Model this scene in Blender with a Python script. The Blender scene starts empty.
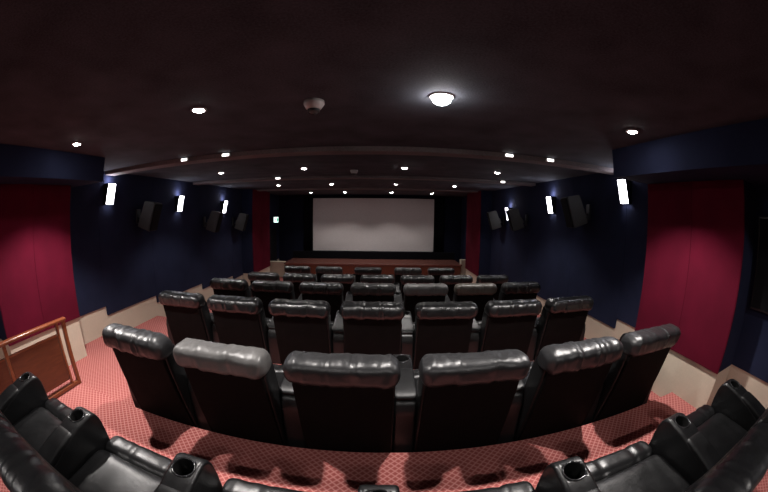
import bpy, bmesh, math, random
from mathutils import Vector, Matrix, noise
random.seed(7)
S = bpy.context.scene
C = S.collection
PI = math.pi

# ------------------------------------------------------------------ materials
def mat(name):
    m = bpy.data.materials.new(name); m.use_nodes = True
    nt = m.node_tree; nt.nodes.clear()
    out = nt.nodes.new('ShaderNodeOutputMaterial')
    b = nt.nodes.new('ShaderNodeBsdfPrincipled')
    nt.links.new(b.outputs[0], out.inputs[0])
    return m, nt, b
def node(nt, kind, **kw):
    n = nt.nodes.new(kind)
    for k, v in kw.items():
        if k in n.inputs.keys(): n.inputs[k].default_value = v
        else: setattr(n, k, v)
    return n
def coord(nt, scale=(1, 1, 1), rot=(0, 0, 0)):
    t = nt.nodes.new('ShaderNodeTexCoord'); mp = nt.nodes.new('ShaderNodeMapping')
    mp.inputs['Scale'].default_value = scale; mp.inputs['Rotation'].default_value = rot
    nt.links.new(t.outputs['Object'], mp.inputs[0]); return mp.outputs[0]
def ramp(nt, fac, stops):
    r = nt.nodes.new('ShaderNodeValToRGB')
    while len(r.color_ramp.elements) < len(stops): r.color_ramp.elements.new(.5)
    for e, (p, c) in zip(r.color_ramp.elements, stops): e.position = p; e.color = (*c, 1)
    nt.links.new(fac, r.inputs[0]); return r.outputs[0]
def bump(nt, b, h, strength, dist):
    bp = node(nt, 'ShaderNodeBump', Strength=strength, Distance=dist)
    nt.links.new(h, bp.inputs['Height']); nt.links.new(bp.outputs[0], b.inputs['Normal'])
def spec(b, v):
    b.inputs['Specular IOR Level'].default_value = v

def m_leather(name, col, rough, wr=.5, spc=.5):
    m, nt, b = mat(name)
    v = coord(nt)
    n1 = node(nt, 'ShaderNodeTexNoise', Scale=7.0, Detail=3.0); nt.links.new(v, n1.inputs['Vector'])
    n2 = node(nt, 'ShaderNodeTexVoronoi', Scale=260.0); nt.links.new(v, n2.inputs['Vector'])
    n3 = node(nt, 'ShaderNodeTexNoise', Scale=30.0, Detail=2.0, Distortion=.8); nt.links.new(v, n3.inputs['Vector'])
    lo = tuple(c * .8 for c in col); hi = tuple(c * 1.25 for c in col)
    nt.links.new(ramp(nt, n1.outputs[0], [(.3, lo), (.7, hi)]), b.inputs['Base Color'])
    rr = node(nt, 'ShaderNodeMapRange'); rr.inputs['To Min'].default_value = rough - .08; rr.inputs['To Max'].default_value = rough + .1
    nt.links.new(n3.outputs[0], rr.inputs['Value']); nt.links.new(rr.outputs[0], b.inputs['Roughness'])
    mx = node(nt, 'ShaderNodeMath', operation='MULTIPLY_ADD'); mx.inputs[1].default_value = .35
    nt.links.new(n2.outputs['Distance'], mx.inputs[0]); nt.links.new(n3.outputs[0], mx.inputs[2])
    bump(nt, b, mx.outputs[0], wr * .3, .005); spec(b, spc)
    return m
M = {}
M['leather'] = m_leather('black_leather', (.0065, .0065, .007), .32, .45)
M['leather_soft'] = m_leather('black_leather_headrest', (.016, .016, .0172), .35, .75, .65)  # greyer black holds the overhead sheen of the two nearest rows
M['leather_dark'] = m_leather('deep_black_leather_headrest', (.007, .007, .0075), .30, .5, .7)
M['leather_worn'] = m_leather('worn_grey_leather', (.085, .082, .08), .40, .6)  # real wear in the first row ahead; painted sheen in the third
M['leather_scuffed'] = m_leather('scuffed_dark_leather', (.028, .0275, .027), .31, .6)  # grey base colour stands in for silvery highlights on black leather
M['leather_tan'] = m_leather('tan_grey_leather', (.078, .068, .057), .37, .6)  # brownish grey colour stands in for a highlight on black leather
M['leather_matte'] = m_leather('black_leather_matte', (.006, .006, .0065), .42, .4, .35)
M['back_fabric'] = m_leather('dark_brown_leather', (.0036, .0028, .0028), .65, .3, .06)

def m_fabric(name, col, scale=300, rough=.95, var=.25):
    m, nt, b = mat(name); v = coord(nt)
    n = node(nt, 'ShaderNodeTexNoise', Scale=float(scale), Detail=2.0); nt.links.new(v, n.inputs['Vector'])
    g = node(nt, 'ShaderNodeTexNoise', Scale=3.0, Detail=3.0); nt.links.new(v, g.inputs['Vector'])
    mx = node(nt, 'ShaderNodeMath', operation='ADD'); nt.links.new(n.outputs[0], mx.inputs[0]); nt.links.new(g.outputs[0], mx.inputs[1])
    hf = node(nt, 'ShaderNodeMath', operation='MULTIPLY'); hf.inputs[1].default_value = .5; nt.links.new(mx.outputs[0], hf.inputs[0])
    nt.links.new(ramp(nt, hf.outputs[0], [(.3, tuple(c * (1 - var) for c in col)), (.7, tuple(c * (1 + var) for c in col))]), b.inputs['Base Color'])
    b.inputs['Roughness'].default_value = rough; spec(b, .12)
    bump(nt, b, n.outputs[0], .25, .004)
    return m
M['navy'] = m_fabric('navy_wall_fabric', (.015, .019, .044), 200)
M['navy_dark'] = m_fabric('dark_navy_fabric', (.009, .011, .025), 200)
M['red'] = m_fabric('crimson_wall_fabric', (.088, .0035, .015), 240)
M['ceiling'] = m_fabric('rough_black_ceiling', (.060, .064, .076), 90, .95, .45)
M['beam'] = m_fabric('brown_grey_ceiling_trim', (.17, .145, .145), 60)
M['black_cloth'] = m_fabric('black_masking_cloth', (.005, .005, .007), 200)
M['cream'] = m_fabric('cream_plaster', (.56, .485, .385), 40, .8, .05)
M['rearwall'] = m_fabric('rear_wall_fabric', (.03, .025, .03), 200)

# carpet: diamond lattice of pale lines on pink red pile
m, nt, b = mat('diamond_carpet'); M['carpet'] = m
v = coord(nt, (1, 1, 1), (0, 0, PI / 4))
sx = node(nt, 'ShaderNodeSeparateXYZ'); nt.links.new(v, sx.inputs[0])
ds = []
for ax in (0, 1):
    f = node(nt, 'ShaderNodeMath', operation='MULTIPLY'); f.inputs[1].default_value = 1 / .036; nt.links.new(sx.outputs[ax], f.inputs[0])
    fr = node(nt, 'ShaderNodeMath', operation='FRACT'); nt.links.new(f.outputs[0], fr.inputs[0])
    sb = node(nt, 'ShaderNodeMath', operation='SUBTRACT'); sb.inputs[1].default_value = .5; nt.links.new(fr.outputs[0], sb.inputs[0])
    ab = node(nt, 'ShaderNodeMath', operation='ABSOLUTE'); nt.links.new(sb.outputs[0], ab.inputs[0]); ds.append(ab.outputs[0])
mxm = node(nt, 'ShaderNodeMath', operation='MAXIMUM'); nt.links.new(ds[0], mxm.inputs[0]); nt.links.new(ds[1], mxm.inputs[1])
nz = node(nt, 'ShaderNodeTexNoise', Scale=150.0, Detail=2.0); nt.links.new(v, nz.inputs['Vector'])
jt = node(nt, 'ShaderNodeMath', operation='MULTIPLY_ADD'); jt.inputs[1].default_value = .14; nt.links.new(nz.outputs[0], jt.inputs[0]); nt.links.new(mxm.outputs[0], jt.inputs[2])
nt.links.new(ramp(nt, jt.outputs[0], [(.28, (.33, .085, .078)), (.44, (.39, .115, .105)), (.515, (.56, .235, .21)), (.57, (.60, .27, .24))]), b.inputs['Base Color'])
b.inputs['Roughness'].default_value = .95; spec(b, .1)
bump(nt, b, nz.outputs[0], .5, .006)

def m_wood(name, c1, c2, rough, axis_scale=(1, 1, 1)):
    m, nt, b = mat(name); v = coord(nt, axis_scale)
    n = node(nt, 'ShaderNodeTexNoise', Scale=6.0, Detail=5.0, Distortion=.6); nt.links.new(v, n.inputs['Vector'])
    nt.links.new(ramp(nt, n.outputs[0], [(.3, c1), (.7, c2)]), b.inputs['Base Color'])
    b.inputs['Roughness'].default_value = rough; bump(nt, b, n.outputs[0], .05, .004)
    return m
M['wood'] = m_wood('varnished_mahogany', (.15, .038, .015), (.22, .062, .024), .28, (8, 1, 8))
M['panel_wood'] = m_wood('mahogany_panel', (.085, .021, .009), (.125, .034, .014), .4, (6, 1, 6))
M['stage_wood'] = m_wood('stage_boards', (.13, .05, .040), (.18, .072, .058), .17, (1, 8, 8))
def m_plain(name, col, rough=.5, metal=0., e=0., ecol=None):
    m, nt, b = mat(name); v = coord(nt)
    n = node(nt, 'ShaderNodeTexNoise', Scale=30.0, Detail=2.0); nt.links.new(v, n.inputs['Vector'])
    nt.links.new(ramp(nt, n.outputs[0], [(.3, tuple(c * .93 for c in col)), (.7, tuple(c * 1.07 for c in col))]), b.inputs['Base Color'])
    b.inputs['Roughness'].default_value = rough; b.inputs['Metallic'].default_value = metal
    if e: b.inputs['Emission Color'].default_value = (*(ecol or col), 1); b.inputs['Emission Strength'].default_value = e
    return m
M['screen'] = m_plain('matte_screen', (.54, .495, .49), .9)
M['black_plastic'] = m_plain('black_plastic', (.010, .010, .012), .45)
M['grille'] = m_fabric('speaker_grille', (.006, .006, .007), 500)
M['spk_side'] = m_plain('dark_grey_cabinet', (.022, .021, .020), .6)
M['grey_plastic'] = m_plain('grey_plastic', (.45, .40, .38), .5)
M['smoked'] = m_plain('smoked_dome', (.05, .045, .045), .08)
M['ring'] = m_plain('glossy_black_rim', (.02, .02, .021), .2)
M['steel'] = m_plain('dark_steel', (.35, .35, .36), .25, 1.)
M['cup'] = m_plain('black_cup', (.002, .002, .002), .7); M['cup'].node_tree.nodes['Principled BSDF'].inputs['Specular IOR Level'].default_value = .03
M['white_metal'] = m_plain('white_trim', (.5, .48, .46), .5)
M['lamp'] = m_plain('downlight_glow', (.9, .9, .95), .5, 0, 150., (1, .95, .93))
M['lamp_big'] = m_plain('bright_downlight_glow', (.9, .9, .95), .5, 0, 110., (1, .96, .96))
M['sconce'] = m_plain('sconce_glow', (.9, .9, .95), .5, 0, 13., (.93, .92, 1))
M['mini'] = m_plain('beam_lamp_glow', (.9, .9, .95), .5, 0, 6., (1, .94, .9))
M['exit_face'] = m_plain('exit_sign_face', (.8, .95, .92), .5, 0, 3.0, (.72, 1, .93))
M['exit_green'] = m_plain('exit_sign_green', (.02, .3, .14), .5, 0, .7, (.02, .6, .3))

# ------------------------------------------------------------------ mesh helpers
def link_mesh(name, bm, m, parent=None, smooth=False, loc=None):
    me = bpy.data.meshes.new(name); bm.normal_update(); bm.to_mesh(me); bm.free()
    if m: me.materials.append(m)
    if smooth:
        for p in me.polygons: p.use_smooth = True
    o = bpy.data.objects.new(name, me); C.objects.link(o)
    if parent: o.parent = parent
    if loc: o.location = loc
    return o
def bx(bm, x0, x1, y0, y1, z0, z1, bev=0, seg=2):
    vs = [bm.verts.new((x, y, z)) for x in (x0, x1) for y in (y0, y1) for z in (z0, z1)]
    fs = [bm.faces.new([vs[i] for i in q]) for q in ((0, 1, 3, 2), (4, 6, 7, 5), (0, 4, 5, 1), (2, 3, 7, 6), (0, 2, 6, 4), (1, 5, 7, 3))]
    if bev:
        es = list({e for f in fs for e in f.edges})
        bmesh.ops.bevel(bm, geom=es, offset=bev, segments=seg, affect='EDGES', profile=.5)
    return bm
def box(name, m, x0, x1, y0, y1, z0, z1, parent=None, bev=0, seg=2):
    return link_mesh(name, bx(bmesh.new(), x0, x1, y0, y1, z0, z1, bev, seg), m, parent)
def extrude_yz(bm, pts, x0, x1, bev=0, seg=3):
    a = [bm.verts.new((x0, y, z)) for y, z in pts]; c = [bm.verts.new((x1, y, z)) for y, z in pts]
    n = len(pts); fs = [bm.faces.new(a), bm.faces.new(c[::-1])]
    for i in range(n): fs.append(bm.faces.new([a[i], c[i], c[(i + 1) % n], a[(i + 1) % n]][::-1]))
    bmesh.ops.recalc_face_normals(bm, faces=fs)
    if bev:
        es = list({e for f in fs for e in f.edges})
        bmesh.ops.bevel(bm, geom=es, offset=bev, segments=seg, affect='EDGES', profile=.5, clamp_overlap=True)
    return bm
def lathe(bm, prof, n=24, cx=0, cy=0):
    rings = []
    for r, z in prof:
        rings.append([bm.verts.new((cx + r * math.cos(2 * PI * i / n), cy + r * math.sin(2 * PI * i / n), z)) for i in range(n)] if r > 1e-6 else [bm.verts.new((cx, cy, z))])
    for a, c in zip(rings, rings[1:]):
        for i in range(n):
            j = (i + 1) % n
            if len(a) == 1 and len(c) == 1: continue
            if len(a) == 1: bm.faces.new([a[0], c[j], c[i]])
            elif len(c) == 1: bm.faces.new([a[i], a[j], c[0]])
            else: bm.faces.new([a[i], a[j], c[j], c[i]])
    bmesh.ops.recalc_face_normals(bm, faces=bm.faces[:])
    return bm
def thing(name, label, cat, loc=(0, 0, 0), rotz=0, group=None):
    o = bpy.data.objects.new(name, None); C.objects.link(o); o.empty_display_size = .1
    o.location = loc; o.rotation_euler = (0, 0, rotz); tag(o, label, cat, group); return o
def tag(o, label, cat, group=None):
    o['label'] = label; o['category'] = cat
    if group: o['group'] = group
    return o
def struct(o): o['kind'] = 'structure'; return o
def dup(root, loc, label, rotz=None):
    r = root.copy(); C.objects.link(r); r.location = loc; r['label'] = label
    if rotz is not None: r.rotation_euler = (0, 0, rotz)
    for ch in list(root.children):
        c = ch.copy(); C.objects.link(c); c.parent = r
        for g in list(ch.children):
            d = g.copy(); C.objects.link(d); d.parent = c
    return r
def sgnpow(v, p): return math.copysign(abs(v) ** p, v)
def loft_x(width, prof, nx=48, nt=40, endr=.06, seams=(), wr=.006, ws=14, seed=0, pinch=.04, ex=3.0):
    """a stuffed roll: closed profile prof(t)->(y,z) swept along x, ends rounded, pinched at seams, wrinkled"""
    bm = bmesh.new(); pts = [prof(2 * PI * j / nt) for j in range(nt)]
    cy = sum(p[0] for p in pts) / nt; cz = sum(p[1] for p in pts) / nt
    hy = max(abs(p[0] - cy) for p in pts); hz = max(abs(p[1] - cz) for p in pts)
    rings = []
    for i in range(nx + 1):
        u = -1 + 2 * i / nx; u = math.sin(u * PI / 2 * .96) / math.sin(PI / 2 * .96)
        x = u * width / 2; d = width / 2 - abs(x)
        k = 1.0
        if d < endr: q = 1 - d / endr; k = (1 - q ** ex) ** (1 / ex)
        for s in seams:
            k2 = math.exp(-((x - s) / .012) ** 2); k *= 1 - pinch * k2
        ins = endr * 1.0 * (1 - k)
        ring = []
        for (y, z) in pts:
            ky = max(.02, 1 - ins / hy) if k < 1 and d < endr else k
            kz = max(.02, 1 - ins / hz) if k < 1 and d < endr else k
            p = Vector((x, cy + (y - cy) * ky, cz + (z - cz) * kz))
            n = Vector((0, y - cy, z - cz)).normalized()
            q = Vector((p.x * ws * 1.4 + seed * 7.3, p.y * ws * .6, p.z * ws * .6 + seed))
            w = (1 - 2 * abs(noise.noise(q * .8))) * .8 + .38 * noise.noise(q * 1.9)
            es = min(1.0, .35 + .8 * math.exp(-(d / .12) ** 2) + sum(.9 * math.exp(-((x - s) / .05) ** 2) for s in seams))
            p += n * (wr * w * es)
            ring.append(bm.verts.new(p))
        rings.append(ring)
    for a, c in zip(rings, rings[1:]):
        for j in range(nt):
            k = (j + 1) % nt; bm.faces.new([a[j], a[k], c[k], c[j]])
    bm.faces.new(rings[0]); bm.faces.new(rings[-1][::-1])
    bmesh.ops.recalc_face_normals(bm, faces=bm.faces[:])
    return bm
def sup(cy, cz, hy, hz, e=2.6, shear=0, tilt=0):
    def f(t):
        y = sgnpow(math.cos(t), 2 / e) * hy; z = sgnpow(math.sin(t), 2 / e) * hz
        y += shear * z
        return cy + y * math.cos(tilt) - z * math.sin(tilt), cz + y * math.sin(tilt) + z * math.cos(tilt)
    return f

# ------------------------------------------------------------------ layout numbers (rear floor is z = 0)
EYE = 1.58
CEIL = EYE + .72
XL, XR = -4.12, 3.20                      # side walls
PL, PR = -3.74, 2.83                      # faces of the red pillars
FL = [0, -.125, -.24, -.352, -.51, -.615]  # floor of each row
RIS = [1.72, 3.28, 4.70, 6.15, 7.65]      # risers between them
YE = 12.75                                # front wall
YB = -1.7                                 # rear wall
def floor_z(y):
    k = sum(1 for r in RIS if y > r); return FL[k]

# ------------------------------------------------------------------ room shell
bm = bmesh.new(); pts = [(YB - .2, -1.2), (YB - .2, 0)]
for i, r in enumerate(RIS): pts += [(r, FL[i]), (r, FL[i + 1])]
pts += [(YE + .2, FL[5]), (YE + .2, -1.2)]
extrude_yz(bm, pts, XL - .15, XR + .15)
struct(link_mesh('floor', bm, M['carpet']))
struct(box('ceiling', M['ceiling'], XL - .15, XR + .15, YB - .2, YE + .2, CEIL, CEIL + .2))
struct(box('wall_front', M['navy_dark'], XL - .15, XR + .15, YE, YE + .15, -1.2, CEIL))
struct(box('wall_back', M['rearwall'], XL - .15, XR + .15, YB - .15, YB, -.2, CEIL))
def side_wall(side, x, sgn):
    bm = bmesh.new()
    segs = []
    bounds = [(YB, 1.72, .41), (1.72, 3.33, .29), (3.33, 4.74, .145), (4.74, 6.55, .005), (6.55, 8.3, -.135), (8.3, YE, -.24)]
    for (a, c, zb) in bounds:
        n = max(1, round((c - a) / 1.25)); st = (c - a) / n
        for i in range(n):
            xa, xb = sorted((x, x + sgn * .10))
            bx(bm, xa, xb, a + i * st + .0012, a + (i + 1) * st - .0012, zb, CEIL, .002, 1)
        xa, xb = sorted((x + sgn * .012, x + sgn * .12)); bx(bm, xa, xb, a, c, zb + .01, CEIL)
    struct(link_mesh('wall_' + side, bm, M['navy']))
    bm = bmesh.new()
    for (a, c, zb) in bounds:
        xa, xb = sorted((x + sgn * .025, x + sgn * .15)); bx(bm, xa, xb, a, c, -1.2, zb + .02)
    struct(link_mesh('baseboard_' + side, bm, M['cream']))
side_wall('left', XL, -1); side_wall('right', XR, 1)

# pillars with cream plinths, and the red fabric panels on them
ti = [0]
def trim(m, *a, **k):
    ti[0] += 1; return struct(box('trim_%d' % ti[0], m, *a, **k))
for (xf, xw, y0, y1) in ((PR, XR, 1.2, 2.55), (PL, XL, 1.15, 2.45), (PR, XR, 9.05, 10.55), (PL, XL, 9.0, 10.5)):
    xa, xb = sorted((xf + (.02 if xf > 0 else -.02), xw))
    zt = EYE - 1.175 if y0 < 5 else FL[5] + .42
    trim(M['navy'], xa, xb, y0, y1, zt, CEIL)
    xp = xf + (.03 if xf > 0 else -.03)
    xa, xb = sorted((xp, xw)); trim(M['cream'], xa, xb, y0 + .0, y1 - .01, -1.0, zt)
def red_panel(xf, y0, y1, z0, z1, label):
    s = 1 if xf > 0 else -1
    t = thing('fabric_wall_panel', label, 'wall panel', (xf, y0, z0), 0, 'red fabric wall panels')
    bm = bmesh.new(); hw = (y1 - y0) / 2
    for k in (0, 1):
        xa, xb = sorted((0, s * .022)); bx(bm, xa, xb, k * hw + .001, (k + 1) * hw - .001, 0, z1 - z0, .004, 2)
    link_mesh('fabric_face', bm, M['red'], t)
    bm = bmesh.new(); bx(bm, *sorted((s * .004, s * .02)), -.006, 0, 0, z1 - z0); bx(bm, *sorted((s * .004, s * .02)), y1 - y0, y1 - y0 + .006, 0, z1 - z0)
    link_mesh('edge_trim', bm, M['red'], t)
red_panel(PR, 1.2, 2.55, EYE - 1.175, EYE + .44, 'big red fabric wall panel on the right, beside the rear armchairs')
red_panel(PL, 1.15, 2.45, EYE - 1.175, EYE + .44, 'big red fabric wall panel on the left, behind the wooden rail')
red_panel(PR, 9.05, 10.55, FL[5] + .42, CEIL - .01, 'narrow-looking far red fabric panel on the right wall near the stage')
red_panel(PL, 9.0, 10.5, FL[5] + .42, CEIL - .01, 'narrow-looking far red fabric panel on the left wall near the exit sign')

# bulkheads over the near pillars, ceiling beams
trim(M['navy'], 2.26, XR, YB, 2.55, EYE + .44, CEIL)
trim(M['navy'], XL, -3.2, YB, 2.65, EYE + .44, CEIL)
for y, d in ((3.44, .055), (6.22, .05), (9.3, .04)):
    trim(M['beam'], XL, XR, y, y + .22, CEIL - d, CEIL, bev=.004)

# ------------------------------------------------------------------ lighting fittings
def spot(name, loc, power, angle, blend, col, parent, rad=.035, rot=(0, 0, 0)):
    l = bpy.data.lights.new(name, 'SPOT'); l.energy = power; l.spot_size = math.radians(angle); l.spot_blend = blend
    l.color = col; l.shadow_soft_size = rad
    o = bpy.data.objects.new(name, l); C.objects.link(o); o.location = loc; o.rotation_euler = rot
    o.parent = parent; return o
COLS = [-2.75, -1.235, .353, 1.885]; CN = ['leftmost', 'second from left', 'second from right', 'rightmost']
ROWS = [(1.86, 'in the ceiling row nearest the camera'), (5.08, 'in the ceiling row between first and second beams'),
        (8.02, 'in the ceiling row between second and third beams'), (11.2, 'in the ceiling row nearest the screen')]
POW = [[260, 165, 125, 190], [85, 85, 85, 85], [60, 60, 60, 60], [35, 75, 75, 35]]
def make_downlight(label, big=False):
    t = thing('downlight', label, 'ceiling light', (0, 0, 0), 0, 'recessed ceiling downlights')
    r = .042 if not big else .060
    link_mesh('rim', lathe(bmesh.new(), [(r + .004, 0), (r + .018, 0), (r + .020, -.006), (r + .010, -.011), (r, -.010), (r - .002, 0)], 28), M['white_metal'] if not big else M['white_metal'], t, True)
    if big: prof = [(r - .002, .0), (r - .002, -.016), (r * .9, -.034), (r * .6, -.050), (0, -.056)]  # bulb made wider and deeper to stand in for its glare
    else: prof = [(r - .003, 0), (r - .004, -.010), (r * .6, -.017), (0, -.019)]
    link_mesh('lamp', lathe(bmesh.new(), prof, 28), M['lamp_big'] if big else M['lamp'], t, True)
    return t
plain = None
COLX = [[-2.79, -1.235, .353, 1.91], COLS, [-2.62, -1.235, .353, 1.82], [-2.45, -1.25, .35, 1.74]]
for j, (y, rn) in enumerate(ROWS):
    for i, x in enumerate(COLX[j]):
        big = (j == 0 and i == 2)
        if big:
            t = make_downlight('large glaring round downlight, the brightest in the ceiling', True); t.location = (x, y, CEIL)
        else:
            lab = 'small glowing round downlight, %s %s' % (CN[i], rn)
            if plain is None: plain = make_downlight(lab); t = plain; t.location = (x, y, CEIL)
            else: t = dup(plain, (x, y, CEIL), lab)
for i, x in enumerate(COLS):
    dup(plain, (x, -1.1, CEIL), 'small round downlight, %s in the ceiling row behind the rearmost armchairs' % CN[i])
ROWS.append((-1.1, '')); POW.append([45, 35, 35, 60])
for t in [o for o in list(C.objects) if o.type == 'EMPTY' and o.name.startswith('downlight')]:
    x, y, z = t.location
    i = min(range(4), key=lambda k: abs(COLS[k] - x)); j = min(range(5), key=lambda k: abs(ROWS[k][0] - y))
    spot('downlight_beam', (0, 0, -.03 if not (j == 0 and i == 2) else -.08), POW[j][i], 112 if j < 4 else 160, .45 if j < 4 else .2, (1, .94, .90), t)

# small lamps on the beams
def make_beam_lamp(loc, label):
    t = thing('beam_lamp', label, 'lamp', loc, 0, 'small lamps on the ceiling beams')
    bm = bmesh.new(); bx(bm, -.055, .055, -.03, 0, -.02, .018, .006); link_mesh('housing', bm, M['white_metal'], t)
    bm = bmesh.new(); bx(bm, -.045, .045, -.036, -.028, -.016, .012, .004); link_mesh('lens', bm, M['mini'], t)
    return t
proto = make_beam_lamp((-2.42, 3.44, CEIL - .03), 'small bright lamp on the first ceiling beam, at its far left end')
for loc, lab in (((-1.80, 3.44, CEIL - .03), 'small bright lamp on the first ceiling beam, second from left'),
                 ((1.42, 3.44, CEIL - .03), 'small bright lamp on the first ceiling beam, second from right'),
                 ((1.97, 3.44, CEIL - .03), 'small bright lamp on the first ceiling beam, at its right end'),
                 ((-2.04, 6.22, CEIL - .028), 'faint small lamp on the second ceiling beam, left one'),
                 ((2.42, 6.22, CEIL - .028), 'faint small lamp on the second ceiling beam, right one')):
    dup(proto, loc, lab)

# wall sconces: wedge shaped glass in a black frame, origin on the wall, local +x into the room
def make_sconce(label, loc, rz):
    t = thing('wall_sconce', label, 'wall lamp', loc, rz, 'glowing wedge wall sconces')
    w = .085
    bm = bmesh.new()
    bx(bm, 0, .02, -w - .012, w + .012, -.158, .158, .003)
    for y0 in (-w - .012, w + .002): # side cheeks
        a = [bm.verts.new((x, y0, z)) for x, z in ((0, -.158), (.062, -.158), (.125, .158), (0, .158))]
        c = [bm.verts.new((x, y0 + .010, z)) for x, z in ((0, -.158), (.062, -.158), (.125, .158), (0, .158))]
        bm.faces.new(a); bm.faces.new(c[::-1])
        for i in range(4): bm.faces.new([a[i], a[(i + 1) % 4], c[(i + 1) % 4], c[i]])
    bmesh.ops.recalc_face_normals(bm, faces=bm.faces[:])
    link_mesh('frame', bm, M['black_plastic'], t)
    for (za, zb) in ((-.151, -.006), (.006, .151)):
        bm = bmesh.new()
        xa = .060 + (za + .158) / .316 * .063; xb = .060 + (zb + .158) / .316 * .063
        vs = [bm.verts.new(p) for p in ((.022, -w, za), (xa, -w, za), (xb, -w, zb), (.022, -w, zb), (.022, w, za), (xa, w, za), (xb, w, zb), (.022, w, zb))]
        for q in ((0, 1, 2, 3), (7, 6, 5, 4), (1, 5, 6, 2), (0, 4, 5, 1), (3, 2, 6, 7), (0, 3, 7, 4)): bm.faces.new([vs[i] for i in q])
        bmesh.ops.recalc_face_normals(bm, faces=bm.faces[:])
        bmesh.ops.bevel(bm, geom=bm.edges[:], offset=.004, segments=2, affect='EDGES')
        link_mesh('glass_pane', bm, M['sconce'], t)
    return t
s0 = make_sconce('glowing wall sconce on the left wall, nearest of the three there', (XL, 3.53, EYE + .375), 0)
sl = [s0]
for (x, y, dz, rz, lab) in ((XL, 5.62, .24, 0, 'glowing wall sconce on the left wall, middle one of three'),
                            (XL, 7.72, .19, 0, 'glowing wall sconce on the left wall, farthest, above a speaker'),
                            (XR, 3.31, .41, PI, 'glowing wall sconce on the right wall beside the big red panel'),
                            (XR, 5.45, .25, PI, 'glowing wall sconce on the right wall, middle one of three'),
                            (XR, 7.62, .06, PI, 'glowing wall sconce on the right wall, farthest, between two speakers')):
    sl.append(dup(s0, (x, y, EYE + dz), lab, rz))
for t in sl:
    l = bpy.data.lights.new('sconce_glow', 'POINT'); l.energy = 1.6; l.color = (.86, .84, 1); l.shadow_soft_size = .03
    o = bpy.data.objects.new('sconce_glow', l); C.objects.link(o); o.location = (.06, 0, .22); o.parent = t

# wall speakers, tilted down, local +x into the room
def make_speaker(label, loc, rz):
    t = thing('wall_speaker', label, 'speaker', loc, rz, 'black speakers on the side walls')
    R = Matrix.Translation((.30, 0, 0)) @ Matrix.Rotation(math.radians(17), 4, 'Y')
    bm = bmesh.new(); pr = [(-.16, -.22), (.10, -.24), (.10, .24), (-.13, .22)]
    a = [bm.verts.new((x, -.165, z)) for x, z in pr]; c = [bm.verts.new((x, .165, z)) for x, z in pr]
    bm.faces.new(a); bm.faces.new(c[::-1])
    for i in range(4): bm.faces.new([a[i], a[(i + 1) % 4], c[(i + 1) % 4], c[i]])
    bmesh.ops.recalc_face_normals(bm, faces=bm.faces[:]); bmesh.ops.bevel(bm, geom=bm.edges[:], offset=.012, segments=2, affect='EDGES'); bm.transform(R)
    link_mesh('cabinet', bm, M['spk_side'], t)
    bm = bx(bmesh.new(), .096, .118, -.15, .15, -.225, .225, .01); bm.transform(R); link_mesh('grille', bm, M['grille'], t)
    bm = bmesh.new(); bx(bm, -.20, -.12, -.035, .035, -.05, .05, .008); bm.transform(Matrix.Translation((.30, 0, 0))); bx(bm, 0, .03, -.07, .07, -.12, .12, .006); bx(bm, .02, .16, -.02, .02, -.06, -.02, .004)
    link_mesh('bracket', bm, M['black_plastic'], t)
    return t
p0 = make_speaker('black tilted wall speaker on the left between the two nearest sconces', (XL, 4.32, EYE + .02), math.radians(14))
for (x, y, dz, rz, lab) in ((XL, 6.75, -.16, 14, 'black tilted wall speaker just before the farthest left sconce'),
                            (XL, 8.35, -.22, 14, 'dark wall speaker on the left beyond all the sconces'),
                            (XR, 4.25, .13, 166, 'black tilted wall speaker on the right between the two nearest sconces'),
                            (XR, 6.65, -.06, 166, 'dark wall speaker just before the farthest right sconce'),
                            (XR, 8.05, -.11, 166, 'sconce-lit grey wall speaker on the right beyond the farthest sconce')):
    dup(p0, (x, y, EYE + dz), lab, math.radians(rz))

# dome cameras
def make_dome(loc, label):
    t = thing('mounted_dome_camera', label, 'security camera', loc, 0, 'ceiling dome cameras')
    link_mesh('housing', lathe(bmesh.new(), [(0, 0), (.066, 0), (.068, -.022), (.050, -.052), (.042, -.058), (0, -.058)], 28), M['grey_plastic'], t, True)
    link_mesh('dome', lathe(bmesh.new(), [(.040, -.056), (.039, -.068), (.030, -.082), (.016, -.090), (0, -.093)], 28), M['smoked'], t, True)
    bm = lathe(bmesh.new(), [(.036, -.075), (.041, -.072), (.041, -.066), (.036, -.064)], 28); link_mesh('trim_ring', bm, M['black_plastic'], t, True)
    return t
d0 = make_dome((-.435, 1.97, CEIL), 'grey dome camera on the ceiling near the glaring light')
dup(d0, (-.46, 5.42, CEIL), 'small distant dome camera on the ceiling beyond the first beam')

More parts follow.
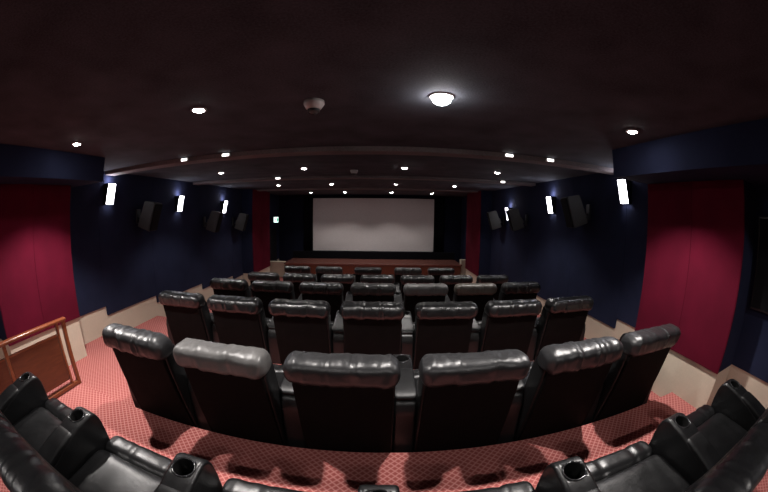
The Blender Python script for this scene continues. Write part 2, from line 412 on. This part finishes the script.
# ------------------------------------------------------------------ screen end
t = thing('projection_screen', 'wide blank pale cinema screen on the front wall', 'screen', (0, YE, 0))
sx0, sx1, sz0, sz1 = -2.66, 2.05, EYE - 1.47, EYE + .575
box('screen_surface', M['screen'], sx0, sx1, -.16, -.14, sz0, sz1, t)
bm = bmesh.new()
bx(bm, sx0 - .05, sx0, -.18, -.12, sz0 - .05, sz1 + .05); bx(bm, sx1, sx1 + .05, -.18, -.12, sz0 - .05, sz1 + .05)
bx(bm, sx0, sx1, -.18, -.12, sz0 - .05, sz0); bx(bm, sx0, sx1, -.18, -.12, sz1, sz1 + .05)
link_mesh('masking_frame', bm, M['black_cloth'], t)
box('backing_board', M['black_cloth'], sx0 - .04, sx1 + .04, -.14, -.08, sz0 - .04, sz1 + .04, t)
def drape(x0, x1, label):
    t = bmesh.new(); n = 40; top = CEIL - .005; bot = 0.0 - .03
    rows = []
    for z in (bot, top):
        rows.append([[t.verts.new((x0 + (x1 - x0) * i / n, YE - .07 + .025 * math.sin(i * 1.3) - dd, z)) for i in range(n + 1)] for dd in (0, .02)])
    for dd in (0, 1):
        for i in range(n): t.faces.new([rows[0][dd][i], rows[0][dd][i + 1], rows[1][dd][i + 1], rows[1][dd][i]])
    for i in range(n):
        t.faces.new([rows[0][0][i], rows[0][1][i], rows[0][1][i + 1], rows[0][0][i + 1]]); t.faces.new([rows[1][0][i], rows[1][1][i], rows[1][1][i + 1], rows[1][0][i + 1]])
    bmesh.ops.recalc_face_normals(t, faces=t.faces[:])
    o = link_mesh('masking_drape', t, M['black_cloth'], None, True); tag(o, label, 'curtain', 'black drapes beside the screen')
drape(-3.05, sx0 - .06, 'black masking drape left of the screen'); drape(sx1 + .06, 2.48, 'black masking drape right of the screen')
# stage
ZS = 0.0 - .08
t = thing('stage', 'low reddish wooden stage below the screen', 'stage', (0, 10.55, FL[5]))
hs = ZS - FL[5]
box('stage_top', M['stage_wood'], -3.25, 2.72, -.03, 1.15, hs - .05, hs, t, .008)
bm = bmesh.new()
for i in range(8): bx(bm, -3.22 + i * .738, -3.22 + (i + 1) * .738 - .006, 0, .03, 0, hs - .05, .004, 1)
link_mesh('front_panel', bm, M['panel_wood'], t)
box('side_panel', M['panel_wood'], -3.22, -3.19, .03, 1.15, 0, hs - .05, t); box('side_panel', M['panel_wood'], 2.66, 2.69, .03, 1.15, 0, hs - .05, t)
tag(box('screen_skirt', M['black_cloth'], -3.25, 2.72, 11.73, 11.80, FL[5], EYE - 1.40), 'black skirt board along the back of the stage below the screen', 'stage skirt')
# cream plinths at both stage ends
trim(M['cream'], XL, -3.32, 10.75, 11.0, FL[5], FL[5] + .52); trim(M['cream'], 2.74, XR, 10.75, 11.0, FL[5], FL[5] + .66)
# exit sign and exit door on the left wall past the pillar
t = thing('exit_sign', 'small glowing exit sign high on the left beside the far red panel', 'sign', (-3.87, 11.6, EYE - .24))
box('housing', M['black_plastic'], -.11, .11, .0, .06, -.11, .11, t, .006)
box('bracket', M['black_plastic'], -.25, -.11, .01, .04, -.02, .02, t)
box('lit_face', M['exit_face'], -.085, .085, -.006, .0, -.095, .095, t, .002)
bm = bmesh.new()   # running figure and doorway
def quad(bm, pts, y0, y1):
    a = [bm.verts.new((x, y0, z)) for x, z in pts]; c = [bm.verts.new((x, y1, z)) for x, z in pts]
    bm.faces.new(a); bm.faces.new(c[::-1])
    for i in range(len(pts)): bm.faces.new([a[i], a[(i + 1) % len(pts)], c[(i + 1) % len(pts)], c[i]])
for pts in ([(.03, -.075), (.08, -.075), (.08, .07), (.03, .07)], [(-.045, -.02), (-.01, -.02), (.005, .035), (-.03, .035)],
            [(-.04, -.02), (-.02, -.02), (-.045, -.075), (-.065, -.075)], [(-.02, -.02), (-.005, -.02), (.02, -.065), (.005, -.07)],
            [(-.06, .0), (-.05, -.012), (-.03, .03), (-.04, .035)], [(.0, .03), (.005, .02), (.028, .0), (.03, .012)]): quad(bm, pts, -.009, -.005)
bmesh.ops.recalc_face_normals(bm, faces=bm.faces[:])
link_mesh('running_figure', bm, M['exit_green'], t)
t = struct(box('door_1', M['black_plastic'], XL - .02, XL + .03, 11.3, 12.3, FL[5], FL[5] + 1.62, None, .006))
o = box('handle', M['steel'], XL + .03, XL + .06, 11.38, 11.5, FL[5] + .9, FL[5] + .93, None, .004); o.parent = t

# tall black box on the right wall by the rear seats
t = thing('wall_box', 'tall flat black box on the wall at the far right edge', 'wall box', (XR, .86, EYE - .21))
box('housing', M['black_plastic'], -.07, .0, -.27, .27, -.40, .385, t, .008); box('grille', M['grille'], -.078, -.068, -.25, .25, -.38, .365, t, .003)

# ------------------------------------------------------------------ wooden rail on the left
t = thing('wooden_rail', 'varnished wooden balustrade with a solid panel, left of the rear armchairs', 'railing', (-3.0, 1.70, 0))
y0 = -2.6
bm = bmesh.new(); bx(bm, -.032, .032, y0, .04, .665, .70, .014, 3); link_mesh('handrail', bm, M['wood'], t, True)
for y in (-.02, -.88, -1.74): box('post', M['wood'], -.022, .022, y, y + .045, .0, .668, t, .004)
box('post', M['wood'], -.018, .018, -.115, -.085, .035, .668, t, .004)
box('bottom_rail', M['wood'], -.022, .022, y0, -.02, .012, .045, t, .004)
for (a, c) in ((-.83, -.125), (-1.69, -.885)):
    p = box('infill_panel', M['panel_wood'], -.012, .012, a, c, .10, .555, t, .003)
    box('panel_moulding', M['wood'], -.016, .016, a, c, .552, .566, p, .002)

# ------------------------------------------------------------------ recliners; origin on the floor under the headrest, facing +y
def make_meshes():
    D = {}
    # backrest: leaning slab with stuffed front; rear face runs (.165,.05) -> (-.035,.83)
    def slab(t):
        y = sgnpow(math.cos(t), 2 / 5) * .085; z = sgnpow(math.sin(t), 2 / 8) * .41
        f = .09 * max(0, math.cos(t)) * (0.5 - z)  # fuller at the lumbar
        return .155 + y + f * .5 - (z + .0) * .235 + .0, .445 + z
    D['backrest'] = loft_x(.60, slab, 40, 48, .045, (), .004, 9, 1)
    def rear(t):
        y = sgnpow(math.cos(t), 2 / 6) * .014; z = sgnpow(math.sin(t), 2 / 8) * .385
        return .062 + y - z * .235, .425 + z
    bm = loft_x(.575, rear, 44, 56, .018, (), .0045, 6, 2)
    for v in bm.verts:  # pull the lower third in along a stitched seam and ripple it
        z = v.co.z
        if v.co.y < .062 - (z - .425) * .235:
            v.co.y += .006 * math.exp(-((z - .30) / .012) ** 2)
            if z < .3: v.co.y += .006 * noise.noise(Vector((v.co.x * 9, z * 22, 3)))
    D['back_panel'] = bm
    heads = []
    for sd in range(4):
        def hp(t, sd=sd):
            y = sgnpow(math.cos(t), 2 / 2.6) * .112; z = sgnpow(math.sin(t), 2 / 2.6) * .084
            return .010 + y - z * .22 - .02 * max(0, -math.sin(t)) * max(0, -math.cos(t)), .854 + z
        heads.append(loft_x(.645, hp, 96, 48, .085, (-.105 + .02 * (sd - 1.5), .10 - .015 * sd), (.0105, .0125, .009, .0115)[sd], 12, 3 + sd, .035, 2.4))
    D['heads'] = heads
    def st(t):
        y = sgnpow(math.cos(t), 2 / 5) * .245; z = sgnpow(math.sin(t), 2 / 3.2) * .095
        return .40 + y, .375 + z * (1.0 + .12 * math.cos(t)) + .012 * math.cos(t)
    D['seat'] = loft_x(.592, st, 48, 56, .05, (), .012, 7, 11)
    def ft(t):
        y = sgnpow(math.cos(t), 2 / 3.2) * .085; z = sgnpow(math.sin(t), 2 / 5) * .175
        return .695 + y + .03 * z / .175, .295 + z
    D['footrest'] = loft_x(.592, ft, 48, 48, .05, (-.09, .14), .006, 10, 13, .03)
    D['base'] = bx(bmesh.new(), -.285, .285, .14, .66, .0, .30, .01)
    return D
D = make_meshes()
def to_mesh(name, bm, m, smooth=True):
    me = bpy.data.meshes.new(name); bm.normal_update(); bm.to_mesh(me); bm.free(); me.materials.append(m)
    if smooth:
        for p in me.polygons: p.use_smooth = True
    return me
HEADM = {}; DARKH = []
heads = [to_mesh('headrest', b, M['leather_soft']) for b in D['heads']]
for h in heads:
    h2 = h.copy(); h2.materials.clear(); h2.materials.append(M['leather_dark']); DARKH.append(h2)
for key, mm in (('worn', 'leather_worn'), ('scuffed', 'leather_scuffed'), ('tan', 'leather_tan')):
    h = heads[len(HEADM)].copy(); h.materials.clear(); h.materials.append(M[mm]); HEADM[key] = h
ME = {k: to_mesh(k, D[k], M[mm], k != 'base') for k, mm in (('backrest', 'leather_matte'), ('back_panel', 'back_fabric'), ('seat', 'leather'), ('footrest', 'leather'), ('base', 'leather_matte'))}
# armrest with a bored cup hole
TILT = lambda bm: bm.transform(Matrix.Translation((0, CUPY, ATOP)) @ Matrix.Rotation(math.atan(.14), 4, 'X') @ Matrix.Translation((0, -CUPY, -ATOP)))
AW = .148; CUPY = .605; ATOP = .648
def arm_mesh():
    bm = bmesh.new()
    pts = [(.16, .0), (.715, .0), (.735, .30), (.738, .52), (.728, .595), (.700, .640), (.66, ATOP + .006), (.54, ATOP - .010), (.46, .620), (.34, .588), (.235, .553), (.185, .515), (.165, .44)]
    extrude_yz(bm, pts, -AW / 2, AW / 2, .032, 6)
    o = link_mesh('armrest', bm, M['leather'])
    cb = lathe(bmesh.new(), [(0, ATOP - .105), (.049, ATOP - .105), (.051, ATOP + .05), (0, ATOP + .05)], 28, 0, CUPY); TILT(cb)
    cut = link_mesh('cutter', cb, None)
    md = o.modifiers.new('b', 'BOOLEAN'); md.object = cut; md.solver = 'EXACT'
    for q in (o, cut):
        for f in q.data.polygons: f.use_smooth = True
    wn = o.modifiers.new('w', 'WEIGHTED_NORMAL'); wn.weight = 100; wn.keep_sharp = True
    dg = bpy.context.evaluated_depsgraph_get(); me = bpy.data.meshes.new_from_object(o.evaluated_get(dg))
    bpy.data.objects.remove(o); bpy.data.objects.remove(cut)
    me.name = 'armrest'; return me
ARM = arm_mesh()
bm = lathe(bmesh.new(), [(.048, ATOP - .03), (.049, ATOP - .0), (.051, ATOP + .003), (.055, ATOP + .003), (.057, ATOP - .001), (.053, ATOP - .004)], 32, 0, CUPY)
TILT(bm); CUPR = to_mesh('cup_ring', bm, M['ring'])
bm = lathe(bmesh.new(), [(0, ATOP - .102), (.048, ATOP - .102), (.0485, ATOP - .006), (.0465, ATOP - .006), (.0455, ATOP - .096), (0, ATOP - .096)], 28, 0, CUPY)
TILT(bm); CUPL = to_mesh('cup_liner', bm, M['cup'])
def pad():
    def pp(t):
        y = sgnpow(math.cos(t), 2 / 4.5) * .15; z = sgnpow(math.sin(t), 2 / 2.6) * .024
        return .340 + y, .580 + z + y * .23
    return loft_x(AW * .97, pp, 24, 40, .03, (), .003, 12, 21)
PAD = to_mesh('arm_pad', pad(), M['leather_matte'])
def part(name, me, parent, loc=None):
    o = bpy.data.objects.new(name, me); C.objects.link(o); o.parent = parent
    if loc: o.location = loc
    return o
def add_arm(root, dx):
    a = part('armrest', ARM, root, (dx, 0, 0))
    part('arm_pad', PAD, a); part('cup_ring', CUPR, a); part('cup_liner', CUPL, a)
def recliner(loc, label, group, right_arm=False, head=None, hv=0, tilt=0, left_arm=True, lp=.75, pitch=.75):
    r = thing('recliner', label, 'armchair', loc, 0, group)
    part('base', ME['base'], r); part('seat', ME['seat'], r); part('footrest', ME['footrest'], r)
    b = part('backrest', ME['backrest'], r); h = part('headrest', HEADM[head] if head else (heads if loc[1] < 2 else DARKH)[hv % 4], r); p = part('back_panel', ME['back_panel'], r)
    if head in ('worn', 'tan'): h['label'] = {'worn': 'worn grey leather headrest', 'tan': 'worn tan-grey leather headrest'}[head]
    if left_arm: add_arm(r, -lp / 2)
    if right_arm: add_arm(r, pitch / 2)
    return r
ORD = {6: ['leftmost', 'second from left', 'third from left', 'third from right', 'second from right', 'rightmost'],
       7: ['leftmost', 'second from left', 'third from left', 'middle', 'third from right', 'second from right', 'rightmost'],
       5: ['leftmost', 'second from left', 'middle', 'second from right', 'rightmost']}
# (headrest y, floor index, centres x, words, {index: headrest finish})
SEATROWS = [
    (.135, 0, [-1.875 + .75 * k for k in range(6)], 'the rearmost row around the camera', {}, 'rearmost row of armchairs'),
    (1.61, 1, [-1.715, -.962, -.209, .543, 1.305, 2.058], 'first row ahead of the camera', {1: 'worn'}, 'armchairs in the row ahead of the camera'),
    (3.13, 2, [-.076 - 2.25 + .75 * k for k in range(7)], 'second row ahead of the camera', {}, 'armchairs in the second row ahead'),
    (4.53, 3, [-.10 - 2.25 + .75 * k for k in range(7)], 'third row ahead of the camera', {3: 'scuffed', 4: 'worn', 5: 'tan'}, 'armchairs in the third row ahead'),  # these three tones put highlights into the headrest colour
    (6.00, 4, [-.054 - 2.25 + .75 * k for k in range(7)], 'the second row from the stage', {}, 'armchairs in the second row from the stage'),
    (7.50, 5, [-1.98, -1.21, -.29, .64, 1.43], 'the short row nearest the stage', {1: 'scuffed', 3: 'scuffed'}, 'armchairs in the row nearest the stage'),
]
ADJ = {'worn': 'black armchair with worn grey headrest', 'tan': 'black armchair with worn tan headrest', 'scuffed': 'black leather armchair', None: 'black leather armchair'}
for (y, fi, xs, words, fin, grp) in SEATROWS:
    n = len(xs)
    for k, x in enumerate(xs):
        h = fin.get(k)
        gap = k + 1 == n or xs[k + 1] - x > .87
        recliner((x, y, FL[fi]), '%s, %s in %s' % (ADJ[h], ORD[n][k], words), grp, gap, h, k + fi, 0, True, (x - xs[k - 1]) if k and x - xs[k - 1] < .87 else .75)

# ------------------------------------------------------------------ camera: equisolid fisheye
cam = bpy.data.cameras.new('camera'); co = bpy.data.objects.new('camera', cam); C.objects.link(co)
cam.type = 'PANO'; cam.panorama_type = 'FISHEYE_EQUISOLID'
cam.sensor_fit = 'HORIZONTAL'; cam.sensor_width = 36; cam.sensor_height = 36 * 492 / 768
cam.fisheye_lens = 327.37 / 768 * 36; cam.fisheye_fov = math.radians(220)
cam.clip_start = .02; cam.clip_end = 100
pitch, yaw, roll = math.radians(5.74), math.radians(.567), math.radians(.707)
fwd = Vector((math.sin(yaw) * math.cos(pitch), math.cos(yaw) * math.cos(pitch), -math.sin(pitch)))
r = Vector((math.cos(yaw), -math.sin(yaw), 0)); u = r.cross(fwd)
r2 = r * math.cos(roll) + u * math.sin(roll); u2 = u * math.cos(roll) - r * math.sin(roll)
mt = Matrix((r2, u2, -fwd)).transposed().to_4x4(); mt.translation = (0, 0, EYE); co.matrix_world = mt
S.camera = co
w = bpy.data.worlds.new('world'); S.world = w; w.use_nodes = True
w.node_tree.nodes['Background'].inputs[0].default_value = (.5, .5, .6, 1); w.node_tree.nodes['Background'].inputs[1].default_value = 0.0
S.view_settings.view_transform = 'Standard'; S.view_settings.look = 'None'; S.view_settings.gamma = 1
S.view_settings.exposure = 0; S.view_settings.use_curve_mapping = False
S.cycles.max_bounces = 6; S.cycles.diffuse_bounces = 4; S.cycles.glossy_bounces = 3
S.cycles.sample_clamp_indirect = 4.0
S.cycles.use_denoising = True
